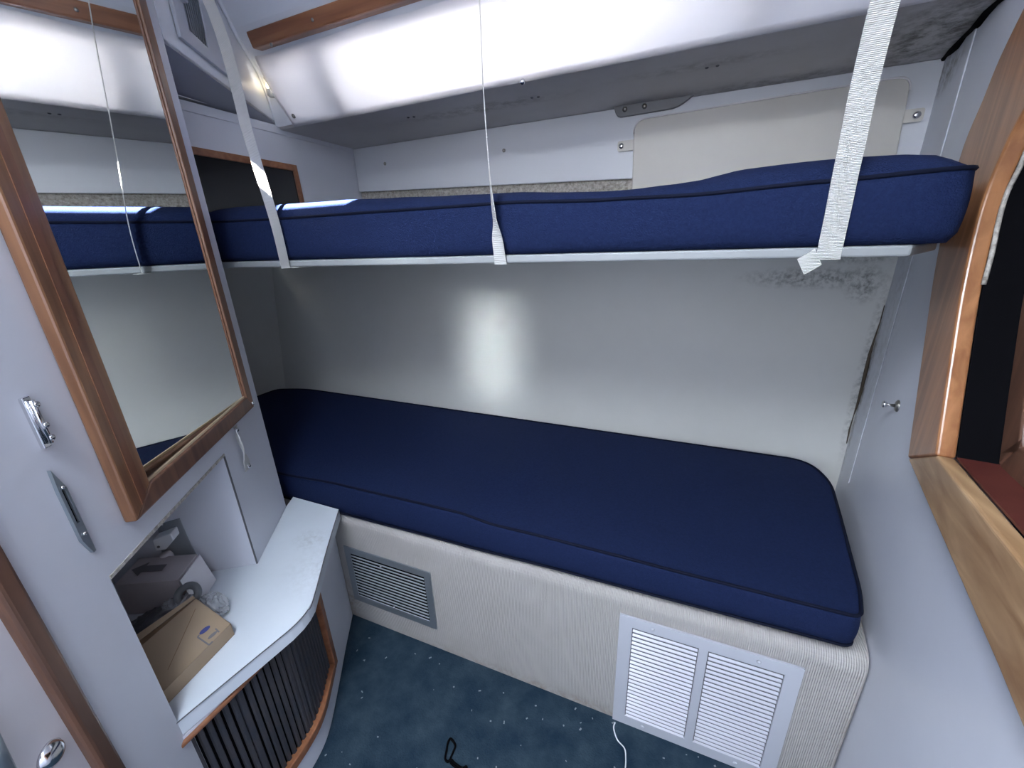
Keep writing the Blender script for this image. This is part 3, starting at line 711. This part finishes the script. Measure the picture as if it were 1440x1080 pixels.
# arc length table
Ls = [0]
for a, b in zip(path, path[1:]): Ls.append(Ls[-1] + (b - a).length)
LT = Ls[-1]
def at(s, off=0):
    s = max(0, min(LT, s))
    for i in range(len(path) - 1):
        if s <= Ls[i + 1] + 1e-9:
            t = (s - Ls[i]) / (Ls[i + 1] - Ls[i]); p = path[i].lerp(path[i + 1], t); break
    i0 = max(i - 2, 0); i1 = min(i + 3, len(path) - 1)
    d = (path[i1] - path[i0]).normalized(); n_ = V((-d.y, d.x, 0))
    return p + n_ * off, d
def band(bm, s0, s1, z0, z1, o0, o1, step=.012):
    k = max(1, int((s1 - s0) / step)); sec = []
    for j in range(k + 1):
        s = s0 + (s1 - s0) * j / k
        a, _ = at(s, o0); b, _ = at(s, o1)
        sec.append([bm.verts.new(a + V((0, 0, z0))), bm.verts.new(b + V((0, 0, z0))), bm.verts.new(b + V((0, 0, z1))), bm.verts.new(a + V((0, 0, z1)))])
    for a, b in zip(sec, sec[1:]):
        for q_ in range(4): bm.faces.new((a[q_], a[(q_ + 1) % 4], b[(q_ + 1) % 4], b[q_]))
    bm.faces.new(sec[0][::-1]); bm.faces.new(sec[-1])
S0, ZF0, ZF1 = .212, .068, .400
bm = bmesh.new(); band(bm, 0, S0, .002, .406, 0, -.015); band(bm, S0, LT, .002, ZF0, 0, -.015); band(bm, S0, LT, ZF1, .406, 0, -.015)
new('body', bm, M['wall'], cab)
bm = bmesh.new(); band(bm, S0, S0 + .024, ZF0, ZF1, .005, -.015); band(bm, S0 + .024, LT, ZF0, ZF0 + .024, .005, -.015); band(bm, S0 + .024, LT, ZF1 - .010, ZF1, .005, -.015)
new('door_frame', bm, M['teakX'], cab, bevel=.003)
bm = bmesh.new(); band(bm, S0 + .02, LT, ZF0 + .02, ZF1, -.012, -.02); tmb = new('tambour_door', bm, M['black'], cab)
s = S0 + .028
while s < LT - .008:
    bm = bmesh.new(); w_ = .0105 if random.random() > .05 else .014
    p, d = at(s + w_ / 2, -.012); n_ = V((-d.y, d.x, 0))
    pts = [p - d * w_ / 2 + V((0, 0, ZF0 + .022)), p - d * w_ * .3 + n_ * .005 + V((0, 0, ZF0 + .022)), p + d * w_ * .3 + n_ * .005 + V((0, 0, ZF0 + .022)), p + d * w_ / 2 + V((0, 0, ZF0 + .022))]
    prism(bm, pts, (0, 0, ZF1 - ZF0 - .03)); new('reed', bm, M['reed'], tmb); s += .0145

# ------------------------------------------------------------------ mirror
mr_ = root('wall_mirror', P3(.85, .79), 'tall mirror in a thick teak frame on the angled left bulkhead', 'mirror')
f0, f1, fz0, fz1 = .617, 1.092, .797, 2.3
FT = .017
fz1 = 1.86
for nm, pts in (('left_stile', [(f0, fz0), (f0 + .052, fz0 + .036), (f0 + .052, fz1), (f0, fz1)]), ('right_stile', [(f1, fz0), (f1, fz1), (f1 - .030, fz1), (f1 - .030, fz0 + .036)]), ('bottom_rail', [(f0, fz0), (f1, fz0), (f1 - .030, fz0 + .036), (f0 + .052, fz0 + .036)])):
    bm = bmesh.new(); prism(bm, [P3(t, z, .001) for t, z in pts], AN * FT)
    new(nm, bm, M['teakmirror'] if nm != 'bottom_rail' else M['teakbrown'], mr_, bevel=.003, seg=2)
# rebate lip with its dark line
bm = bmesh.new(); a = [(f0 + .018, fz0 + .018), (f0 + .024, fz0 + .022), (f0 + .024, fz1), (f0 + .018, fz1)]
prism(bm, [P3(t, z, FT + .0008) for t, z in [(f0 + .020, fz0 + .016), (f0 + .034, fz0 + .026), (f0 + .034, fz1), (f0 + .020, fz1)]], AN * .0012); new('moulding', bm, M['teakdark'], mr_)
bm = bmesh.new(); prism(bm, [P3(f1 - .031, fz0 + .03, .0135), P3(f1 - .0335, fz0 + .03, .0135), P3(f1 - .0335, fz1, .0135), P3(f1 - .031, fz1, .0135)], AN * -.009); new('bead', bm, M['teakdark'], mr_)
bm = bmesh.new(); prism(bm, [P3(f0 + .05, fz0 + .036, .0135), P3(f1 - .03, fz0 + .036, .0135), P3(f1 - .03, fz0 + .040, .0135), P3(f0 + .05, fz0 + .040, .0135)], AN * -.003); new('bead', bm, M['brass'], mr_)
bm = bmesh.new(); gp = P3(f1 - .014, 0, .013); ga = math.radians(122); GD = V((math.cos(ga), math.sin(ga), 0)); GN = V((GD.y, -GD.x, 0))
prism(bm, [gp - GD * .445 + V((0, 0, fz0 + .020)), gp + V((0, 0, fz0 + .020)), gp + V((0, 0, fz1)), gp - GD * .445 + V((0, 0, fz1))], GN * -.004); new('glass', bm, M['mirror'], mr_)
bm = bmesh.new(); lathe(bm, P3(f1 - .010, fz0 + .012, .018), AN, [(0, .0055), (.003, .005), (.005, .002)], 12); new('screw', bm, M['chrome'], mr_, smooth=True)

# ------------------------------------------------------------------ things on the left bulkhead
# leather strap with two snaps
st = root('hanging_strap', P3(1.0, .72), 'short twisted white strap with two snap studs below the mirror corner', 'strap')
ctr = [on(x, y, AN, AC + d) for x, y, d in ((331, 599, .003), (333, 608, .006), (335, 617, .012), (340, 628, .012), (344, 640, .010), (347, 652, .008), (349, 660, .003))]
cs = spline(ctr, 4); bm = bmesh.new(); k = len(cs)
wd = []; nr = []
for i in range(k):
    f = i / (k - 1); a = -.9 * math.sin(math.pi * min(1, f * 1.3)) + .1; w_ = .0085 + .0045 * f
    wv = AD * math.cos(a) + AN * math.sin(a); wd.append(-wv * w_); nr.append(AN * math.cos(a) - AD * math.sin(a))
ribbon(bm, cs, wd, nr, .002); new('webbing', bm, M['web'], st)
for x, y in ((332, 605), (349, 655)):
    p = on(x, y, AN, AC + .006); bm = bmesh.new(); lathe(bm, p, AN, [(0, .006), (.003, .0058), (.005, .003)], 14); new('snap', bm, M['chrome'], st, smooth=True)
# catches on the seam
TSM = .553
c1 = root('latch_plate', P3(TSM, .957), 'upper chrome latch plate on the left bulkhead edge beside the mirror', 'latch')
bm = bmesh.new(); obox(bm, P3(TSM - .002, .957, .0005), AD * .010, (0, 0, .066), AN * .005); new('plate', bm, M['chrome'], c1, bevel=.001)
bm = bmesh.new(); tube(bm, [P3(TSM + .004, .962, .008), P3(TSM + .004, 1.018, .008)], .003, 10); new('pin', bm, M['chrome'], c1, smooth=True)
for z in (.968, .985, 1.012):
    bm = bmesh.new(); lathe(bm, P3(TSM + .006, z, .008), AN, [(0, .003), (.003, .004), (.004, .002)], 12); new('screw', bm, M['chrome'], c1, smooth=True)
c2 = root('latch_plate', P3(TSM, .803), 'lower chrome latch plate with open slot on the left bulkhead edge', 'latch')
bm = bmesh.new(); prism(bm, [P3(TSM - .001, .800, .0005), P3(TSM + .003, .800, .0005), P3(TSM + .003, .850, .0005), P3(TSM - .009, .850, .0005), P3(TSM - .009, .825, .0005)], AN * .004); obox(bm, P3(TSM - .009, .850, .0005), AD * .004, (0, 0, .050), AN * .004); obox(bm, P3(TSM + .0, .850, .0005), AD * .003, (0, 0, .050), AN * .004)
prism(bm, [P3(TSM - .009, .900, .0005), P3(TSM + .003, .900, .0005), P3(TSM - .007, .930, .0005)], AN * .004)
new('plate', bm, M['alu'], c2)
bm = bmesh.new(); obox(bm, P3(TSM - .006, .850, .0005), AD * .007, (0, 0, .05), AN * .001); new('slot', bm, M['black'], c2)
for z in (.832, .903):
    bm = bmesh.new(); lathe(bm, P3(TSM - .003, z, .0045), AN, [(0, .003), (.002, .0025), (.003, .001)], 10); new('screw', bm, M['chrome'], c2, smooth=True)
# push latch and lever on the door
kn = P3(.410, .634, -.004)
bm = bmesh.new(); lathe(bm, kn, AN, [(0, .0150), (.003, .0150), (.005, .013), (.007, .0120), (.009, .009), (.010, .004)], 28)
new('knob', bm, M['chrome'], d1, smooth=True)
bm = bmesh.new(); p = on(-6, 1040, AN, AC + .0); tube(bm, [on(-22, 1022, AN, AC + .010), on(-6, 1056, AN, AC + .010), on(12, 1092, AN, AC + .010)], .0065, 10); new('handle', bm, M['alu'], d1, smooth=True)

# outlet plate with adapter in the niche
oc_ = root('outlet_plate', P3(.924, .45, -.1), 'grey metal wall plate in the niche behind the boxes', 'outlet plate')
def K3(d, z, off=0): return P3(.926 - off, z, -d)    # niche cheek: d = distance into the niche
def kq(px, py, off=0): return on(px, py, AD, .926 - off)
bm = bmesh.new(); prism(bm, [kq(222, 737), kq(253, 728), kq(263, 752), kq(286, 797), kq(234, 812)], AD * -.003); new('plate', bm, M['plate'], oc_, bevel=.001)
bm = bmesh.new(); lathe(bm, kq(228, 737, .003), -AD, [(0, .004), (.002, .003), (.003, .001)], 10); new('screw', bm, M['chrome'], oc_, smooth=True)
bm = bmesh.new(); lathe(bm, kq(233, 748, .003), -AD, [(0, .003), (.002, .002)], 10); new('screw', bm, M['steel'], oc_, smooth=True)
ad = root('power_adapter', kq(230, 765), 'white angular plug adapter plugged into the niche wall plate', 'adapter')
bm = bmesh.new(); qq = [kq(214, 760, .03), kq(240, 750, .03), kq(244, 760, .03), kq(233, 773, .03), kq(219, 775, .03)]
prism(bm, [q_ for q_ in qq], AD * .0265); new('body', bm, M['plastic'], ad, bevel=.002)
bm = bmesh.new(); lathe(bm, kq(223, 769, .0305), -AD, [(0, .003), (.001, .003)], 10); new('indicator', bm, M['greyring'], ad)
bm = bmesh.new(); p = kq(232, 777, .02); lathe(bm, p + V((0, 0, -.05)), (0, 0, 1), [(0, .013), (.04, .013), (.048, .010)], 14); new('plug_base', bm, M['cartonw'], ad, smooth=True)

# boxes on the counter
Z0 = .4405
cb_ = root('carton', (-1.0, .34, Z0), 'pale grey carton with an arrow, leaning in the niche on the counter', 'carton')
t4 = [onZ(277, 778, .525), onZ(196, 789, .525), onZ(160, 822, .525), onZ(249, 815, .525)]
du = (t4[0] - t4[3]); dl = (t4[2] - t4[3])
t4 = [t4[3] + du, t4[3] + du + dl, t4[3] + dl, t4[3]]
bm = bmesh.new(); prism(bm, [V((p.x, p.y, Z0)) for p in t4], (0, 0, .083)); new('body', bm, M['carton'], cb_, bevel=.001)
nd = -dl.normalized()
bm = bmesh.new(); prism(bm, [t4[0] + V((0, 0, -.004)) + nd * .004, t4[3] + V((0, 0, -.004)) + nd * .004, V((t4[3].x, t4[3].y, Z0 + .004)) + nd * .020, V((t4[0].x, t4[0].y, Z0 + .004)) + nd * .020], nd * .0015); new('end_flap', bm, M['cartonw'], cb_)
bm = bmesh.new()
def tq(u, v): return t4[3] + dl * u + du * v + V((0, 0, .0004))
prism(bm, [tq(.38, .38), tq(.72, .38), tq(.72, .24), tq(.92, .50), tq(.72, .76), tq(.72, .62), tq(.38, .62)], (0, 0, .0006)); new('printed_arrow', bm, M['greyink'], cb_)

bb = root('cardboard_box', (-.85, .29, Z0), 'open brown cardboard box with blue print lying tilted at the front of the niche', 'box')
R1 = onZ(324.4, 877, .470); A1 = onZ(275.8, 841.7, .510)
B1 = onZ(241, 961, .470); C1 = A1 + (B1 - R1)
lng = (B1 - R1).normalized(); B1 = R1 + lng * .20; C1 = A1 + lng * .20
top_n = (R1 - A1).cross(lng).normalized()
if top_n.z < 0: top_n = -top_n
bm = bmesh.new()
dn = V((0, 0, 1))
def dropz(p, z=Z0): return V((p.x, p.y, z))
th_ = .0015
prism(bm, [A1, R1, B1, C1], -top_n * th_)
prism(bm, [R1, B1, dropz(B1), dropz(R1)], (A1 - R1).normalized() * th_)
prism(bm, [A1, R1, dropz(R1), dropz(A1)], lng * th_)
prism(bm, [B1, C1, dropz(C1), dropz(B1)], -lng * th_)
prism(bm, [dropz(A1), dropz(R1), dropz(B1), dropz(C1)], (0, 0, th_))
new('body', bm, M['kraft'], bb)
bm = bmesh.new(); ao = (A1 - R1).normalized()
prism(bm, [A1 + ao * .003, C1 + ao * .020, C1 + ao * .034 + V((0, 0, .004)), A1 + ao * .008 + V((0, 0, .002))], V((0, 0, -th_))); new('flap', bm, M['kraft'], bb)
bm = bmesh.new(); prism(bm, [A1 + V((0, 0, -.006)), C1 + V((0, 0, -.006)), C1 + ao * .028 - V((0, 0, .010)), A1 + ao * .006 - V((0, 0, .006))], V((0, 0, -.002))); new('inner_wall', bm, M['kraftin'], bb)
def bq(px, py): 
    return on(px, py, top_n, top_n.dot(A1) + .0004)
bm = bmesh.new(); c = bq(288, 886); lo_ = (bq(281, 892) - bq(295.5, 880)); u_ = lo_.normalized(); w2 = top_n.cross(u_)
prism(bm, [c + u_ * math.cos(a) * lo_.length / 2 + w2 * math.sin(a) * .0042 for a in [k * math.pi / 8 for k in range(16)]], top_n * .0005); new('printed_logo', bm, M['ink'], bb)
bm = bmesh.new(); c = bq(299, 893); prism(bm, [c + u_ * math.cos(a) * .009 + w2 * math.sin(a) * .003 for a in [k * math.pi / 8 for k in range(16)]], top_n * .0005); new('printed_symbol', bm, M['greyink'], bb)
bm = bmesh.new()
def seg2(bm, a, b, wd_=.0012):
    a, b = bq(*a), bq(*b); d_ = (b - a).normalized(); s2 = top_n.cross(d_) * wd_; prism(bm, [a - s2, a + s2, b + s2, b - s2], top_n * .0005)
seg2(bm, (303, 884), (308, 889)); seg2(bm, (278, 896), (294, 907)); seg2(bm, (294, 907), (299, 902)); seg2(bm, (278, 896), (280, 893))
new('printed_border', bm, M['greyink'], bb)
bm = bmesh.new(); seg2(bm, (275, 856), (236, 942), .0005); new('crease', bm, M['kraftin'], bb)

# ring and shrink-wrapped parts between the boxes
def lump(c, r, seed, n=14, sq=(1, 1, 1), amp=.25):
    bm = bmesh.new(); bmesh.ops.create_icosphere(bm, subdivisions=4, radius=1)
    rnd = random.Random(seed); ph = [(rnd.uniform(3, 9), rnd.uniform(3, 9), rnd.uniform(3, 9), rnd.uniform(0, 6)) for _ in range(6)]
    for v in bm.verts:
        p = v.co.copy(); k = 1 + amp * sum(abs(math.sin(a * p.x + b * p.y + c2 * p.z + d)) - .5 for a, b, c2, d in ph) / 3
        v.co = V((p.x * sq[0], p.y * sq[1], p.z * sq[2])) * r * k + V(c)
        v.co.z = max(v.co.z, Z0 + .0005)
    return bm
p = onZ(264, 837, .490)
bm = bmesh.new(); rg = [p + (V((.8, .6, 0)) * math.cos(a) * .019 + V((-.42, .56, .71)) * math.sin(a) * .019) for a in [k * 2 * math.pi / 28 for k in range(28)]]
tube(bm, rg, .0075, 10, closed=True); tag(new('hose_ring', bm, M['greyring'], smooth=True), 'grey plastic ring between the two boxes on the counter', 'ring')
p = onZ(298, 852, .462); tag(new('plastic_bag', lump(p, .026, 3, sq=(1.25, .9, .85), amp=.3), M['film'], smooth=False), 'crumpled clear plastic bag behind the apex of the brown box', 'bag')
p2 = onZ(298, 852, .458); tag(new('fitting', lump(p2, .016, 5, sq=(1.2, .9, .8), amp=.2), M['greyring'], smooth=True), 'grey fitting wrapped inside the clear plastic bag', 'fitting')
p = onZ(252, 858, .462); tag(new('plastic_wrapped_bundle', lump(p, .030, 11, sq=(1.1, 1.1, .75), amp=.35), M['film'], smooth=False), 'crinkled plastic wrapped bundle between the carton and the brown box', 'bundle')
p = onZ(214, 892, .455); tag(new('dark_bag', lump(p, .044, 21, sq=(1.15, 1.25, .75), amp=.3), M['darkbag'], smooth=True), 'dark plastic bundle in the shade beside the brown box', 'bag')

# ------------------------------------------------------------------ hook on the right bulkhead
hk = root('coat_hook', W3(1.114, .813), 'small chrome knob hook on the white right bulkhead', 'hook')
hp = on(1263, 571, WN, WC); 
bm = bmesh.new(); lathe(bm, hp, -WN, [(0, .0125), (.002, .0125), (.004, .010), (.005, .005)], 24); new('base', bm, M['steel'], hk, smooth=True)
bm = bmesh.new(); lathe(bm, hp, -WN, [(.003, .0035), (.016, .003), (.019, .006), (.023, .0075), (.025, .006), (.026, .002)], 20); new('knob', bm, M['chrome'], hk, smooth=True)

# ------------------------------------------------------------------ webbing straps hanging the upper bunk
def hang(name, pts, halfw, ang, label):
    """pts: (x, y, z); ang: rotation of the ribbon about its length, 0 = facing the room"""
    r_ = root(name, V(pts[-1]), label, 'strap', 'webbing straps carrying the upper bunk')
    cs = spline(pts, 8); k = len(cs); bm = bmesh.new(); wd = []; nr = []
    for i in range(k):
        f = i / (k - 1); a = interp(f, ang); w_ = interp(f, halfw)
        wd.append(V((math.cos(a), -math.sin(a), 0)) * w_); nr.append(V((math.sin(a), math.cos(a), 0)))
    ribbon(bm, cs, wd, nr, .0016); new('webbing', bm, M['web'], r_)
    return r_
FS = FY - .0045
s1 = hang('bunk_strap', [(-.968, .600, 1.872), (-.925, .706, 1.655), (-.895, .708, 1.40), (-.875, .7095, 1.24), (-.871, .7095, 1.136)], [(0, .0145), (1, .0115)], [(0, -1.58), (1, -1.58)], 'left white webbing strap in front of the dark panel, holding the upper bunk')
s2 = hang('bunk_strap', [(-.335, .62, 1.872), (-.332, .70, 1.62), (-.331, .705, 1.40), (-.330, FS - .014, 1.27), (-.326, FS - .006, 1.19), (-.323, FS, 1.136)], [(0, .014), (1, .0125)], [(0, 1.20), (.55, 1.12), (.72, .95), (.85, .25), (1, 0)], 'middle white webbing strap, seen edge-on and twisting flat at the bunk')
s3 = hang('bunk_strap', [(.188, .62, 1.872), (.186, .712, 1.43), (.187, FS - .002, 1.27), (.188, FS, 1.20), (.188, FS, 1.136)], [(0, .0145), (1, .0145)], [(0, 0), (1, 0)], 'right wide white webbing strap with a loose tail under the bunk')
def under(o, x, hw):
    bm = bmesh.new(); ribbon(bm, [(x, FS, 1.1365), (x, FY + .01, 1.1365), (x, FY + .10, 1.1365)], [(hw, 0, 0)] * 3, [(0, 0, 1)] * 3, .0016); new('loop', bm, M['web'], o)
for o, x, hw in ((s1, -.871, .016), (s2, -.323, .0125), (s3, .188, .0145)): under(o, x, hw)
bm = bmesh.new(); tl = [(.176, FS - .001, 1.140), (.166, FS - .001, 1.132), (.157, FS - .001, 1.126)]
ribbon(bm, tl, [(.006, 0, -.011)] * 3, [(0, 1, 0)] * 3, .0016); t_ = new('tail', bm, M['web'], s3); t_['label'] = 'loose tail end of the strap'
